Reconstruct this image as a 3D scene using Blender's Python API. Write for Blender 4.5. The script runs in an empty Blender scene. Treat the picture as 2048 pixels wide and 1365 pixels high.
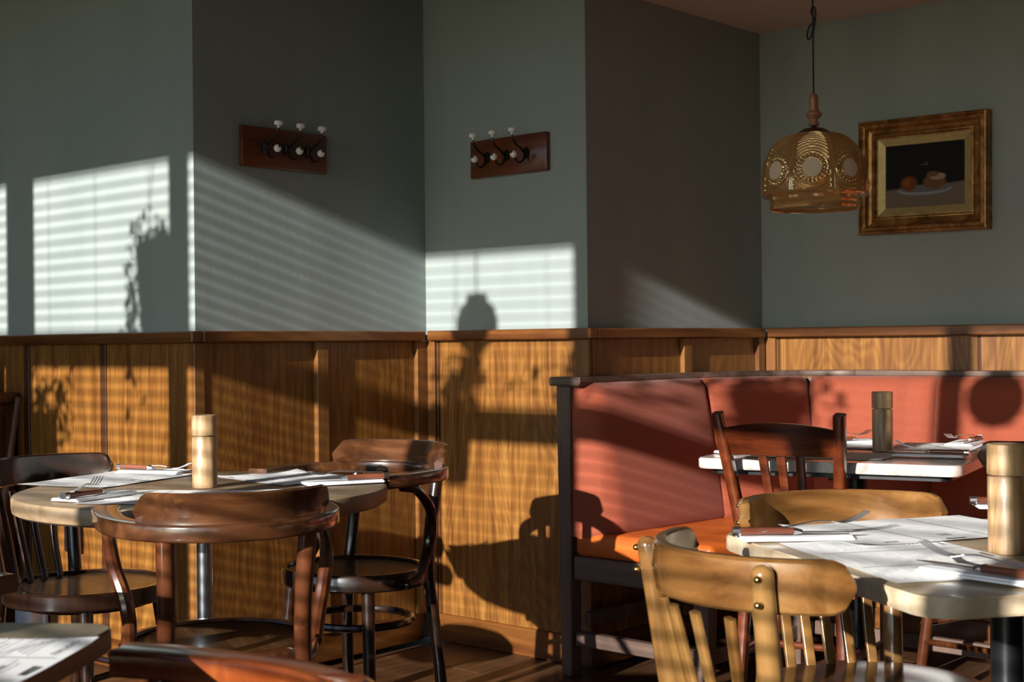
import bpy, bmesh, math, random
from mathutils import Vector, Matrix
random.seed(7)
C = bpy.context.scene.collection
PI = math.pi
sc = bpy.context.scene
CA, SA = math.cos(math.radians(42)), math.sin(math.radians(42))

# ------------------------------------------------------------------ camera, sky, sun, exposure
cd = bpy.data.cameras.new('camera'); cam = bpy.data.objects.new('camera', cd); C.objects.link(cam)
cd.lens = 49.22; cd.sensor_width = 36; cd.clip_start = 0.05
cam.matrix_world = (Matrix.Translation((0, 0, 1.09)) @ Matrix.Rotation(math.radians(42), 4, 'Z')
                    @ Matrix.Rotation(PI/2 + 0.0009, 4, 'X') @ Matrix.Rotation(-0.0103, 4, 'Z'))
cd.dof.use_dof = True; cd.dof.focus_distance = 3.3; cd.dof.aperture_fstop = 8
sc.camera = cam
w = bpy.data.worlds.new('sky'); sc.world = w; w.use_nodes = True
SUNX = 0.13
sky = w.node_tree.nodes.new('ShaderNodeTexSky'); sky.sky_type = 'NISHITA'; sky.sun_disc = False
sky.sun_elevation = math.radians(15.4); sky.sun_rotation = math.atan2(SUNX, -1.0)
sky.air_density = 1.0; sky.dust_density = 1.2; sky.ozone_density = 1.0
tint = w.node_tree.nodes.new('ShaderNodeMixRGB'); tint.blend_type = 'MULTIPLY'; tint.inputs[0].default_value = 1
tint.inputs[2].default_value = (.68, 1.0, 1.6, 1)          # the photograph's cool white balance
w.node_tree.links.new(sky.outputs[0], tint.inputs[1]); w.node_tree.links.new(tint.outputs[0], w.node_tree.nodes['Background'].inputs[0])
w.node_tree.nodes['Background'].inputs[1].default_value = 0.125
sl = bpy.data.lights.new('sun', 'SUN'); so = bpy.data.objects.new('sun', sl); C.objects.link(so)
sl.energy = 10.5; sl.angle = math.radians(0.53); sl.color = (1.0, 0.965, 0.91)
so.location = (0.4, -4, 3)
so.rotation_euler = Vector((-SUNX, 1.0, -0.277)).to_track_quat('-Z', 'Y').to_euler()
sc.view_settings.view_transform = 'Standard'; sc.view_settings.look = 'None'
sc.view_settings.exposure = 0.0; sc.view_settings.gamma = 1; sc.view_settings.use_curve_mapping = False
sc.cycles.use_denoising = True; sc.cycles.max_bounces = 8; sc.cycles.sample_clamp_indirect = 4

# ------------------------------------------------------------------ node helpers and materials
def nmat(name):
    m = bpy.data.materials.new(name); m.use_nodes = True
    nt = m.node_tree; return m, nt, nt.nodes['Principled BSDF']
def N(nt, t, **k):
    n = nt.nodes.new(t)
    for a, b in k.items(): setattr(n, a, b)
    return n
def ramp(nt, fac, stops):
    r = N(nt, 'ShaderNodeValToRGB'); el = r.color_ramp.elements
    while len(el) < len(stops): el.new(0.5)
    for e, (p, c) in zip(el, stops): e.position = p; e.color = (*c, 1)
    nt.links.new(fac, r.inputs[0]); return r.outputs[0]
def coords(nt, scale, kind='Object', rot=(0, 0, 0)):
    t = N(nt, 'ShaderNodeTexCoord'); m = N(nt, 'ShaderNodeMapping')
    m.inputs['Scale'].default_value = scale; m.inputs['Rotation'].default_value = rot
    nt.links.new(t.outputs[kind], m.inputs[0]); return m.outputs[0]
def noise(nt, v, scale, detail=4, rough=.55, dist=0):
    n = N(nt, 'ShaderNodeTexNoise'); n.inputs['Scale'].default_value = scale
    n.inputs['Detail'].default_value = detail; n.inputs['Roughness'].default_value = rough
    n.inputs['Distortion'].default_value = dist
    nt.links.new(v, n.inputs['Vector']); return n.outputs[0]
def bump(nt, b, h, st, d=.002):
    n = N(nt, 'ShaderNodeBump'); n.inputs['Strength'].default_value = st; n.inputs['Distance'].default_value = d
    nt.links.new(h, n.inputs['Height']); nt.links.new(n.outputs[0], b.inputs['Normal'])
def wood(name, dark, mid, light, axis='z', rough=.4, coat=0., freq=1., bumpst=.25, cath=False, wear=0.):
    m, nt, b = nmat(name)
    G = 36 if cath else 22
    s = {'x': (1.6, G, G), 'y': (G, 1.6, G), 'z': (G, G, 1.6)}[axis]
    v = coords(nt, tuple(q*freq for q in s))
    oi = N(nt, 'ShaderNodeObjectInfo')
    add = N(nt, 'ShaderNodeVectorMath', operation='ADD'); mul = N(nt, 'ShaderNodeVectorMath', operation='SCALE')
    cmb = N(nt, 'ShaderNodeCombineXYZ')
    for i in range(3): nt.links.new(oi.outputs['Random'], cmb.inputs[i])
    nt.links.new(cmb.outputs[0], mul.inputs[0]); mul.inputs['Scale'].default_value = 37
    nt.links.new(v, add.inputs[0]); nt.links.new(mul.outputs[0], add.inputs[1]); v = add.outputs[0]
    n1 = noise(nt, v, 1.0, 6, .62, 1.1 if cath else .4)
    if cath:
        s2 = {'x': (.9, 5, 5), 'y': (5, .9, 5), 'z': (5, 5, .9)}[axis]
        v2 = coords(nt, s2)
        ad2 = N(nt, 'ShaderNodeVectorMath', operation='ADD'); nt.links.new(v2, ad2.inputs[0]); nt.links.new(mul.outputs[0], ad2.inputs[1])
        n2 = noise(nt, ad2.outputs[0], 1.0, 2, .5, .3)
        mm = N(nt, 'ShaderNodeMath', operation='MULTIPLY'); nt.links.new(n2, mm.inputs[0]); mm.inputs[1].default_value = 150
        si = N(nt, 'ShaderNodeMath', operation='SINE'); nt.links.new(mm.outputs[0], si.inputs[0])
        ma = N(nt, 'ShaderNodeMath', operation='MULTIPLY_ADD'); nt.links.new(si.outputs[0], ma.inputs[0])
        ma.inputs[1].default_value = .055; nt.links.new(n1, ma.inputs[2]); n1 = ma.outputs[0]
    col = ramp(nt, n1, [(.30, dark), (.5, mid), (.70, light)])
    if wear:
        wv = noise(nt, coords(nt, (9, 9, 9)), 1.0, 6, .7)
        wr = ramp(nt, wv, [(.60, (0, 0, 0)), (.74, (wear,)*3)])
        mx = N(nt, 'ShaderNodeMixRGB'); nt.links.new(wr, mx.inputs[0]); nt.links.new(col, mx.inputs[1])
        mx.inputs[2].default_value = (light[0]*2.2, light[1]*2.2, light[2]*2.0, 1); col = mx.outputs[0]
    nt.links.new(col, b.inputs['Base Color'])
    b.inputs['Roughness'].default_value = rough; b.inputs['Coat Weight'].default_value = coat
    b.inputs['Coat Roughness'].default_value = .12
    if bumpst: bump(nt, b, n1, bumpst, .0015)
    return m
def plain(name, col, rough=.5, metal=0., coat=0., bumps=None, spec=.5):
    m, nt, b = nmat(name); b.inputs['Base Color'].default_value = (*col, 1)
    b.inputs['Roughness'].default_value = rough; b.inputs['Metallic'].default_value = metal
    b.inputs['Coat Weight'].default_value = coat; b.inputs['Specular IOR Level'].default_value = spec
    if bumps: bump(nt, b, noise(nt, coords(nt, (1, 1, 1)), bumps[0], 3), bumps[1], .001)
    return m
def mottled(name, cols, scale, rough=.3, bst=.05, coat=0., stretch=(1, 1, 1), detail=5):
    m, nt, b = nmat(name); n = noise(nt, coords(nt, stretch), scale, detail, .6, .6)
    k = len(cols); nt.links.new(ramp(nt, n, [(.3+.4*i/(k-1), c) for i, c in enumerate(cols)]), b.inputs['Base Color'])
    b.inputs['Roughness'].default_value = rough; b.inputs['Coat Weight'].default_value = coat
    if bst: bump(nt, b, n, bst, .002)
    return m

def paint():
    m, nt, b = nmat('green_grey_paint')
    n = noise(nt, coords(nt, (3, 3, .7)), 1.5, 5, .6)
    nt.links.new(ramp(nt, n, [(.3, (.250, .288, .276)), (.7, (.290, .328, .316))]), b.inputs['Base Color'])
    b.inputs['Roughness'].default_value = .55; b.inputs['Specular IOR Level'].default_value = .35
    n2 = noise(nt, coords(nt, (70, 70, 6)), 1, 4, .6)
    n3 = noise(nt, coords(nt, (9, 9, 2)), 1, 3, .6)
    ad = N(nt, 'ShaderNodeMath', operation='MULTIPLY_ADD'); nt.links.new(n3, ad.inputs[0]); ad.inputs[1].default_value = 1.6
    nt.links.new(n2, ad.inputs[2]); bump(nt, b, ad.outputs[0], .10, .003)
    return m
PAINT = paint()
CEIL = mottled('cream_ceiling', [(.52, .45, .38), (.60, .52, .44)], 2, .8, .1)
OAK = wood('amber_oak_panel', (.110, .036, .006), (.195, .076, .013), (.29, .130, .027), 'z', .38, .12, 1.0, .2, cath=True)
OAKS = wood('amber_oak_strip', (.10, .034, .008), (.19, .075, .018), (.26, .12, .03), 'z', .38, .1)
RAIL = wood('cap_rail_oak', (.065, .018, .004), (.125, .04, .008), (.19, .075, .016), 'y', .32, .2)
RAILX = wood('cap_rail_oak_cross', (.065, .018, .004), (.125, .04, .008), (.19, .075, .016), 'x', .32, .2)
DSTRIP = wood('dark_oak_strip', (.03, .01, .003), (.055, .017, .005), (.08, .026, .007), 'z', .4)
FLOOR = wood('brown_floor_oak', (.045, .019, .008), (.085, .037, .015), (.13, .06, .026), 'y', .42, .05)
BENT = wood('walnut_bentwood', (.030, .010, .004), (.082, .030, .011), (.16, .064, .024), 'x', .24, 1.0, .6, .1, wear=.6)
BENTZ = wood('walnut_bentwood_upright', (.03, .008, .003), (.075, .022, .008), (.14, .046, .017), 'z', .24, 1.0, .6, .1, wear=.35)
DARK = wood('near_black_bentwood', (.010, .004, .002), (.02, .008, .004), (.04, .016, .008), 'x', .24, 1.0, .6, .1, wear=.5)
DARKZ = wood('near_black_bentwood_upright', (.008, .003, .002), (.02, .008, .004), (.035, .014, .007), 'z', .24, 1.0, .6, .1)
SEAT = wood('dark_seat_ply', (.022, .010, .004), (.06, .03, .012), (.12, .062, .026), 'y', .28, .4, 1.2, .15)
HONEY = wood('honey_beech', (.075, .027, .007), (.185, .082, .022), (.30, .155, .052), 'x', .22, 1.0, .5, .06)
HONEYZ = wood('honey_beech_upright', (.11, .045, .011), (.22, .108, .030), (.33, .18, .062), 'z', .22, 1.0, .5, .06)
DSEAT = wood('chocolate_seat', (.02, .007, .003), (.045, .016, .007), (.08, .03, .013), 'x', .25, .5, 1, .1)
RED = wood('red_mahogany', (.045, .008, .002), (.12, .024, .006), (.22, .055, .013), 'z', .25, .6, .8, .08, wear=.35)
REDX = wood('red_mahogany_rail', (.03, .006, .002), (.08, .016, .005), (.16, .035, .009), 'x', .25, .6, .8, .08)
REDBENT = wood('red_brown_bentwood', (.10, .018, .004), (.20, .042, .010), (.32, .085, .02), 'x', .22, .7, .5, .06)
TTOP = wood('greyed_oak_tabletop', (.19, .125, .07), (.28, .19, .11), (.36, .26, .16), 'x', .42, 0, .7, .1)
TEDGE = TTOP
NTOP = wood('olive_oak_tabletop', (.13, .10, .06), (.20, .155, .095), (.26, .21, .14), 'y', .42, 0, .7, .1)
STONE = mottled('cream_stone_top', [(.42, .30, .18), (.56, .44, .29), (.66, .57, .42)], 7, .28, .03, .2, (1, 2.5, 1))
MARBLE = mottled('grey_pink_marble_top', [(.16, .15, .145), (.46, .40, .36), (.62, .57, .52), (.60, .42, .36)], 12, .22, .03, .2)
MILL = wood('pale_mill_wood', (.22, .12, .05), (.44, .28, .14), (.62, .44, .26), 'z', .38, .1, 2.6, .06)
PAPER = mottled('white_menu_paper', [(.90, .90, .89), (.95, .95, .94)], 3, .7, .05)
NAP = plain('white_napkin', (.95, .95, .95), .85, bumps=(400, .2))
INK = plain('black_ink', (.02, .02, .022), .6)
GREY = plain('grey_ink', (.62, .62, .62), .7)
STEEL = plain('steel', (.72, .73, .74), .28, 1)
CHROME = mottled('brushed_chrome', [(.5, .52, .54), (.72, .73, .75)], 30, .25, 0, 0, (1, 1, .1))
CHROME.node_tree.nodes['Principled BSDF'].inputs['Metallic'].default_value = 1
BLACKM = plain('black_metal', (.012, .012, .014), .35, .3)
HANDLE = wood('red_knife_handle', (.10, .025, .012), (.17, .05, .025), (.25, .08, .04), 'x', .35, .3)
FELT = mottled('rust_orange_fabric', [(.225, .040, .015), (.295, .060, .023)], 260, .85, .35)
FELT.node_tree.nodes['Principled BSDF'].inputs['Sheen Weight'].default_value = .12
LEATHER = mottled('orange_leather', [(.46, .085, .012), (.60, .13, .018)], 9, .42, .25)
BFRAME = wood('taupe_bench_wood', (.07, .042, .03), (.12, .075, .055), (.17, .11, .082), 'z', .5, 0, .9, .15)
BFRAMEX = wood('taupe_bench_rail', (.07, .042, .03), (.12, .075, .055), (.17, .11, .082), 'x', .5, 0, .9, .15)
PORC = plain('white_porcelain', (.82, .80, .77), .12, coat=.5)
IRON = plain('dark_iron', (.035, .033, .030), .32, .9)
RACK = wood('mahogany_rack', (.05, .012, .004), (.11, .026, .008), (.17, .045, .013), 'x', .3, .3, .6)
PLASTW = plain('white_plastic', (.75, .77, .80), .35)
PLASTB = plain('black_plastic', (.012, .012, .014), .3)
CORD = plain('black_fabric_cord', (.008, .008, .009), .7)
TURN = wood('turned_pinkish_wood', (.20, .075, .04), (.32, .13, .075), (.42, .19, .11), 'z', .45, 0, 1.5, .1)
GOLD = mottled('old_gilt_wood', [(.12, .05, .014), (.33, .16, .05), (.55, .31, .11)], 22, .38, .08, 0)
GOLD.node_tree.nodes['Principled BSDF'].inputs['Metallic'].default_value = .65
SLIP = mottled('pale_gold_slip', [(.42, .30, .11), (.55, .42, .18)], 20, .45, .1)
SLIP.node_tree.nodes['Principled BSDF'].inputs['Metallic'].default_value = .35
BROWNM = plain('bronze_cap', (.10, .055, .03), .4, .7)
CLAY = plain('terracotta_pot', (.25, .11, .06), .8)
LEAF = mottled('dark_green_leaf', [(.02, .05, .015), (.05, .11, .03)], 8, .4, 0)
SLATM = plain('white_blind_slat', (.32, .32, .30), .5)
WPAINT = plain('grey_window_paint', (.16, .17, .16), .5)
WOODC = wood('dark_cabinet_wood', (.045, .013, .005), (.095, .03, .01), (.15, .055, .018), 'z', .35, .2)
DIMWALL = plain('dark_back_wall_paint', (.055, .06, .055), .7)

# ------------------------------------------------------------------ object helpers
def finish(bm, name, mat, parent=None, smooth=True, loc=None, autos=35):
    me = bpy.data.meshes.new(name); bmesh.ops.recalc_face_normals(bm, faces=bm.faces)
    bm.to_mesh(me); bm.free()
    o = bpy.data.objects.new(name, me); C.objects.link(o)
    if mat is not None: me.materials.append(mat)
    if smooth:
        for p in me.polygons: p.use_smooth = True
        try: me.set_sharp_from_angle(angle=math.radians(autos))
        except Exception: pass
    if parent is not None: o.parent = parent
    if loc is not None: o.location = loc
    return o
def tag(o, label=None, cat=None, group=None, kind=None):
    if label: o['label'] = label
    if cat: o['category'] = cat
    if group: o['group'] = group
    if kind: o['kind'] = kind
    return o
def empty(name, loc=(0, 0, 0), rz=0):
    o = bpy.data.objects.new(name, None); C.objects.link(o); o.location = loc; o.rotation_euler = (0, 0, rz)
    o.empty_display_size = .05; return o
def box(bm, x0, x1, y0, y1, z0, z1, bev=0, seg=1):
    t = bmesh.new(); bmesh.ops.create_cube(t, size=1)
    for v in t.verts:
        v.co = Vector((x0+(v.co.x+.5)*(x1-x0), y0+(v.co.y+.5)*(y1-y0), z0+(v.co.z+.5)*(z1-z0)))
    if bev: bmesh.ops.bevel(t, geom=t.edges[:], offset=bev, segments=seg, affect='EDGES', profile=.5)
    merge(bm, t)
def merge(bm, t):
    me = bpy.data.meshes.new('tmp'); t.to_mesh(me); t.free(); bm.from_mesh(me); bpy.data.meshes.remove(me)
def bx(name, mat, parent, *a, bev=0, seg=1, smooth=True):
    bm = bmesh.new(); box(bm, *a, bev=bev, seg=seg); return finish(bm, name, mat, parent, smooth)
def lathe(bm, prof, n=32, c=(0, 0, 0)):
    rings = []
    for r, z in prof:
        if r < 1e-6: rings.append([bm.verts.new((c[0], c[1], c[2]+z))])
        else: rings.append([bm.verts.new((c[0]+r*math.cos(2*PI*i/n), c[1]+r*math.sin(2*PI*i/n), c[2]+z)) for i in range(n)])
    for a, b in zip(rings, rings[1:]):
        for i in range(n):
            j = (i+1) % n
            if len(a) == 1 and len(b) == 1: continue
            if len(a) == 1: bm.faces.new((a[0], b[i], b[j]))
            elif len(b) == 1: bm.faces.new((a[i], a[j], b[0]))
            else: bm.faces.new((a[i], a[j], b[j], b[i]))
def spline(pts, n=8):
    pts = [Vector(p) for p in pts]; out = []
    P = [2*pts[0]-pts[1]] + pts + [2*pts[-1]-pts[-2]]
    for i in range(1, len(P)-2):
        for k in range(n):
            t = k/n; a, b, c, d = P[i-1], P[i], P[i+1], P[i+2]
            out.append(.5*((2*b)+(-a+c)*t+(2*a-5*b+4*c-d)*t*t+(-a+3*b-3*c+d)*t**3))
    out.append(pts[-1]); return out
def tube(bm, pts, rad, n=12, cap=True, dome=False):
    pts = [Vector(p) for p in pts]; m = len(pts)
    R_ = rad if callable(rad) else (lambda t: rad)
    T = [((pts[min(i+1, m-1)]-pts[max(i-1, 0)]).normalized()) for i in range(m)]
    ref = Vector((0, 0, 1)) if abs(T[0].z) < .9 else Vector((1, 0, 0))
    u = T[0].cross(ref).normalized(); rings = []
    for i in range(m):
        u = (u - T[i]*u.dot(T[i])).normalized(); v = T[i].cross(u); r = R_(i/(m-1))
        rings.append([bm.verts.new(pts[i]+(u*math.cos(2*PI*k/n)+v*math.sin(2*PI*k/n))*r) for k in range(n)])
    for a, b in zip(rings, rings[1:]):
        for k in range(n):
            bm.faces.new((a[k], a[(k+1) % n], b[(k+1) % n], b[k]))
    if cap:
        bm.faces.new(rings[0][::-1])
        if dome:
            last = rings[-1]; r = R_(1); base = pts[-1]
            for f in (.3, .55, .78, .92, .985):
                s = math.sqrt(max(0, 1-f*f))
                nr = [bm.verts.new(base+T[-1]*r*f*.95+(q.co-base)*s) for q in rings[-1]]
                for k in range(n): bm.faces.new((last[k], last[(k+1) % n], nr[(k+1) % n], nr[k]))
                last = nr
            bm.faces.new(last)
        else: bm.faces.new(rings[-1])
def ribbon(bm, pts, prof, up=Vector((0, 0, 1)), caps=True):
    """sweep prof(t) -> list of (side, up) along pts; side points outward = T x up"""
    pts = [Vector(p) for p in pts]; m = len(pts); rings = []
    for i in range(m):
        T = (pts[min(i+1, m-1)]-pts[max(i-1, 0)]).normalized(); s = T.cross(up).normalized(); uu = s.cross(T).normalized()
        pr = prof(i/(m-1)) if callable(prof) else prof
        rings.append([bm.verts.new(pts[i]+s*a+uu*b) for a, b in pr])
    k = len(rings[0])
    for a, b in zip(rings, rings[1:]):
        for j in range(k): bm.faces.new((a[j], a[(j+1) % k], b[(j+1) % k], b[j]))
    if caps: bm.faces.new(rings[0][::-1]); bm.faces.new(rings[-1])
def rrect(wd, ht, r, cx=0, cy=0, n=3):
    out = []
    for sx, sy, a0 in ((1, 1, 0), (-1, 1, 90), (-1, -1, 180), (1, -1, 270)):
        for i in range(n+1):
            a = math.radians(a0+90*i/n)
            out.append((cx+sx*(wd/2-r)+r*math.cos(a), cy+sy*(ht/2-r)+r*math.sin(a)))
    return out
def copy_tree(o, parent=None):
    c = o.copy(); C.objects.link(c); c.parent = parent
    for ch in list(o.children): copy_tree(ch, c)
    return c
def plan(X, Y):                                    # floor-plan axes turned 42 degrees against the walls
    return (CA*X-SA*Y, SA*X+CA*Y)
def put(o, X, Y, z, ang=0):
    x, y = plan(X, Y); o.location = (x, y, z); o.rotation_euler = (0, 0, math.radians(ang+42)); return o

# ------------------------------------------------------------------ the room shell
ZC, ZM, ZR = 2.29, 3.05, 1.135      # soffit, main ceiling, top of the cap rail
def slab(name, mat, *a):
    o = bx(name, mat, None, *a, smooth=False); tag(o, kind='structure'); return o
slab('wall_back_left', PAINT, -7.0, -3.715, 2.626, 3.80, 0, ZM)          # the left pier: its front and its side face
slab('wall_back_middle', PAINT, -3.80, -2.945, 3.651, 4.90, 0, ZM)
slab('wall_back_right', PAINT, -2.99, 3.2, 4.74, 4.95, 0, ZM)
slab('wall_left', DIMWALL, -7.15, -7.0, -.7, 3.0, 0, ZM)
slab('wall_right', DIMWALL, 3.2, 3.35, -.7, 4.95, 0, ZM)
cl = bx('ceiling', CEIL, None, -7.15, 3.35, -.7, 4.95, ZM, ZM+.1, smooth=False); tag(cl, kind='structure')
so_ = slab('ceiling_alcove', CEIL, -2.945, 3.2, 1.6, 4.74, ZC, ZM)
# wall finish: a raised welded seam of old lining down the left pier's side
fl = bx('floor', FLOOR, None, -7.15, 3.35, -.7, 4.95, -.12, -.02, smooth=False); tag(fl, kind='structure')
pm = {}
for i in range(30):
    x0 = -5.0+i*.14; off = random.choice([0, .35, .7, 1.05])
    y = .2-off
    while y < 4.74:
        L = 1.4; y1 = y+L
        if y1 > .3 and not (x0 < -3.75 and y > 2.62):
            a, b_ = max(y, .2), min(y1, 4.735)
            if x0 < -3.72: b_ = min(b_, 2.62)
            elif x0 < -2.95: b_ = min(b_, 3.645)
            if b_-a > .08:
                key = round(b_-a, 2)
                if key not in pm:
                    bm = bmesh.new(); box(bm, .0015, .1385, 0, key-.003, -.02, 0, bev=.0015); o = finish(bm, 'plank', FLOOR, fl, True); pm[key] = o.data
                else:
                    o = bpy.data.objects.new('plank', pm[key]); C.objects.link(o); o.parent = fl
                o.location = (x0, a, 0)
        y = y1
# window wall behind the camera: openings, mullions, transom, venetian blinds
YW = -.48
wins = [(-6.40, -5.545), (-5.345, -4.492), (-4.296, -3.443), (-3.339, -2.463), (-2.365, -1.496), (-1.397, -.570), (-.475, .40)]
ZS, ZT0, ZT1, ZH = .62, 1.884, 1.997, 2.568
wf = empty('wall_front'); tag(wf, kind='structure')
bx('sill_wall', DIMWALL, wf, -7.15, 3.35, YW-.05, YW, 0, ZS, smooth=False)
bx('head_wall', DIMWALL, wf, -7.15, 3.35, YW-.05, YW, ZH, ZM, smooth=False)
bx('end_wall', DIMWALL, wf, -7.15, wins[0][0], YW-.2, YW, ZS, ZH, smooth=False)
bx('end_wall', DIMWALL, wf, wins[-1][1], 3.35, YW-.2, YW, ZS, ZH, smooth=False)
for i, (a, b_) in enumerate(wins):
    if i: bx('mullion', WPAINT, wf, wins[i-1][1], a, YW-.05, YW, ZS, ZH, smooth=False)
    wn = empty('window_%d' % (i+1)); tag(wn, kind='structure')
    bx('transom', WPAINT, wn, a, b_, YW-.05, YW, ZT0, ZT1, smooth=False)
    for z0, z1 in ((ZS, ZT0), (ZT1, ZH)):
        bm = bmesh.new(); z = z0+.02
        while z < z1:
            n0 = len(bm.verts); box(bm, a+.003, b_-.003, YW-.043, YW-.009, -.0009, .0009); bm.verts.ensure_lookup_table()
            for q in bm.verts[n0:]: q.co.z += z-(q.co.y-YW+.026)*.05
            z += .0445
        s = finish(bm, 'blind_slats', SLATM, wn, False); s['kind'] = 'stuff'
        bm = bmesh.new()
        for f in (.12, .48, .86):
            xx = a+(b_-a)*f; box(bm, xx-.0015, xx+.0015, YW-.004, YW-.002, z0, z1)
        finish(bm, 'ladder_cords', SLATM, wn, False)
    L = bpy.data.lights.new('sky_portal', 'AREA'); L.shape = 'RECTANGLE'; L.size = b_-a; L.size_y = ZH-ZS
    L.cycles.is_portal = True
    lo = bpy.data.objects.new('sky_portal', L); C.objects.link(lo); lo.location = ((a+b_)/2, YW+.03, (ZS+ZH)/2)
    lo.rotation_euler = (-PI/2, 0, 0); lo.rotation_euler = Vector((0, 1, 0)).to_track_quat('-Z', 'Z').to_euler()

# ------------------------------------------------------------------ wainscot: panels, battens, cap rail, baseboard as real pieces
PT, BT = .012, .030
def wains(name, axis, at, sgn, a0, a1, joints, bw, style, ends=(0, 0)):
    """axis x: wall along x at y=at facing -y; axis y: wall along y at x=at facing +x (sgn)."""
    t = empty(name); tag(t, kind='structure')
    def pc(nm, mat, u0, u1, d, z0, z1, bev=.002, d0=0):
        lo_, hi = (at-d, at-d0) if axis == 'x' else (at+d0, at+d)
        if axis == 'x': o = bx(nm, mat, t, -(u1-u0)/2, (u1-u0)/2, -(d-d0), 0, z0, z1, bev=bev); o.location = ((u0+u1)/2, at-d0, 0)
        else: o = bx(nm, mat, t, 0, d-d0, -(u1-u0)/2, (u1-u0)/2, z0, z1, bev=bev); o.location = (at+d0, (u0+u1)/2, 0)
        return o
    zt = ZR-.036
    seq = [a0] + joints + [a1]
    for i in range(len(seq)-1):
        u0, u1 = seq[i], seq[i+1]
        g = .006
        pc('panel', OAK, u0+g, u1-g, PT, .098, zt, .0015)
    for j in joints:
        if style == 'proud': pc('batten', OAKS, j-bw/2, j+bw/2, BT, .098, zt)
        elif style == 'dark': pc('batten', DSTRIP, j-bw/2, j+bw/2, PT+.006, .098, zt)
        else: pc('batten', DSTRIP, j-.006, j+.006, PT-.004, .098, zt, .0008)
    pc('cap_rail', RAILX if axis == 'x' else RAIL, a0-ends[0], a1+ends[1], .045, ZR-.036, ZR, .004)
    pc('baseboard', RAILX if axis == 'x' else RAIL, a0-min(ends[0], .02), a1+min(ends[1], .02), .02, 0, .098, .003)
    return t, pc
t1, pc1 = wains('trim_1', 'x', 2.626, 1, -6.9, -3.715, [-6.26, -5.752, -5.243, -4.734, -4.225], .036, 'dark', (0, .045))
pc1('batten', OAKS, -3.735, -3.70, .016, .098, ZR-.036)
t2, pc2 = wains('trim_2', 'y', -3.715, 1, 2.626, 3.651, [3.126], .05, 'proud', (.0, -.046))
pc2('batten', OAKS, 3.575, 3.635, BT, .098, ZR-.036)
pc2('batten', OAKS, 2.610, 2.650, .016, .098, ZR-.036)
t3, pc3 = wains('trim_3', 'x', 3.651, 1, -3.668, -2.945, [-3.640], .012, 'groove', (0, .045))
pc3('batten', OAKS, -3.685, -3.648, .026, .098, ZR-.036)
pc3('batten', OAKS, -2.985, -2.930, .016, .098, ZR-.036)
t4, pc4 = wains('trim_4', 'y', -2.945, 1, 3.651, 4.740, [4.19], .05, 'proud', (0, -.046))
pc4('batten', OAKS, 4.665, 4.71, BT, .098, ZR-.036)
t5, pc5 = wains('trim_5', 'x', 4.740, 1, -2.898, 3.1, [-2.865, -2.06, -1.25, -.44, .37, 1.18, 1.99], .012, 'groove', (0, 0))
pc5('batten', OAKS, -2.915, -2.873, .026, .098, ZR-.036)

# ------------------------------------------------------------------ banquette
bench = empty('banquette_bench', (-2.92, 3.54, 0)); tag(bench, 'L-shaped banquette with rust fabric back, orange leather seat and taupe wood legs', 'bench')
def inb(o): o.location = Vector(o.location)-Vector(bench.location); return o
ZBT = .955
def pad(nm, p0, p1, rs=.02, z0=.455, z1=ZBT, depth=.10, rake=.095, bulge=.018):
    """upholstered back panel between plan points p0,p1 (front-top line), leaning back."""
    p0, p1 = Vector((*p0, 0)), Vector((*p1, 0)); d = (p1-p0); L = d.length+.008; d.normalize(); p0 = p0-d*.004
    nrm = Vector((d.y, -d.x, 0))                 # towards the room
    nu, nv = (44 if rs > .03 else 16), 18; bm = bmesh.new(); g = []
    for i in range(nu+1):
        row = []
        for j in range(nv+1):
            s, t = i/nu, j/nv
            es = min(s, 1-s)*L; et = min(t, 1-t)*(z1-z0); r = .02
            edge = 0
            for e, r in ((es if s > .5 else s*L, .02 if s > .5 else rs), (et, .02)):
                if e < r: edge += (1-math.sqrt(max(0, 1-(1-e/r)**2)))*r
            off = rake*(1-t)-edge+bulge*math.sin(PI*s)**.6*math.sin(PI*t)**.6
            row.append(bm.verts.new(p0+d*(s*L)+nrm*off+Vector((0, 0, z0+t*(z1-z0)))))
        g.append(row)
    for i in range(nu):
        for j in range(nv): bm.faces.new((g[i][j], g[i+1][j], g[i+1][j+1], g[i][j+1]))
    bd = [e for e in bm.edges if len(e.link_faces) == 1]
    ex = bmesh.ops.extrude_edge_only(bm, edges=bd)
    for v in [q for q in ex['geom'] if isinstance(q, bmesh.types.BMVert)]:
        v.co = v.co - nrm*(nrm.dot(v.co-p0)+depth)
    return inb(finish(bm, nm, FELT, bench, True, autos=60))
pl = [(-2.84, 3.515), (-2.80, 4.13), (-2.60, 4.50), (-2.164, 4.60), (-1.50, 4.61), (-.84, 4.61), (-.18, 4.61), (.48, 4.61)]
for i, (a, b_) in enumerate(zip(pl, pl[1:])): pad('back_cushion', a, b_, .085 if i == 0 else .02)
bm = bmesh.new()
ribbon(bm, [Vector((-2.885, 3.64, .70)), Vector((-2.875, 4.15, .70)), Vector((-2.66, 4.56, .70)), Vector((-2.16, 4.665, .70)), Vector((.48, 4.67, .70))], rrect(.02, .50, .002)); inb(finish(bm, 'back_board', BFRAMEX, bench))
def btube(nm, mat, pts, r, n=8):
    bm = bmesh.new(); tube(bm, pts, r, n); return inb(finish(bm, nm, mat, bench))
# wooden cap on top of the back
bm = bmesh.new()
cp = [Vector((-2.895, 3.50, .965))]+[Vector((-2.895, 3.9, .965)), Vector((-2.885, 4.15, .965)), Vector((-2.77, 4.50, .965)), Vector((-2.55, 4.655, .965)), Vector((-2.16, 4.69, .965)), Vector((.48, 4.69, .965))]
ribbon(bm, spline(cp, 6), rrect(.075, .020, .004)); inb(finish(bm, 'cap_board', BFRAMEX, bench))
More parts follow.
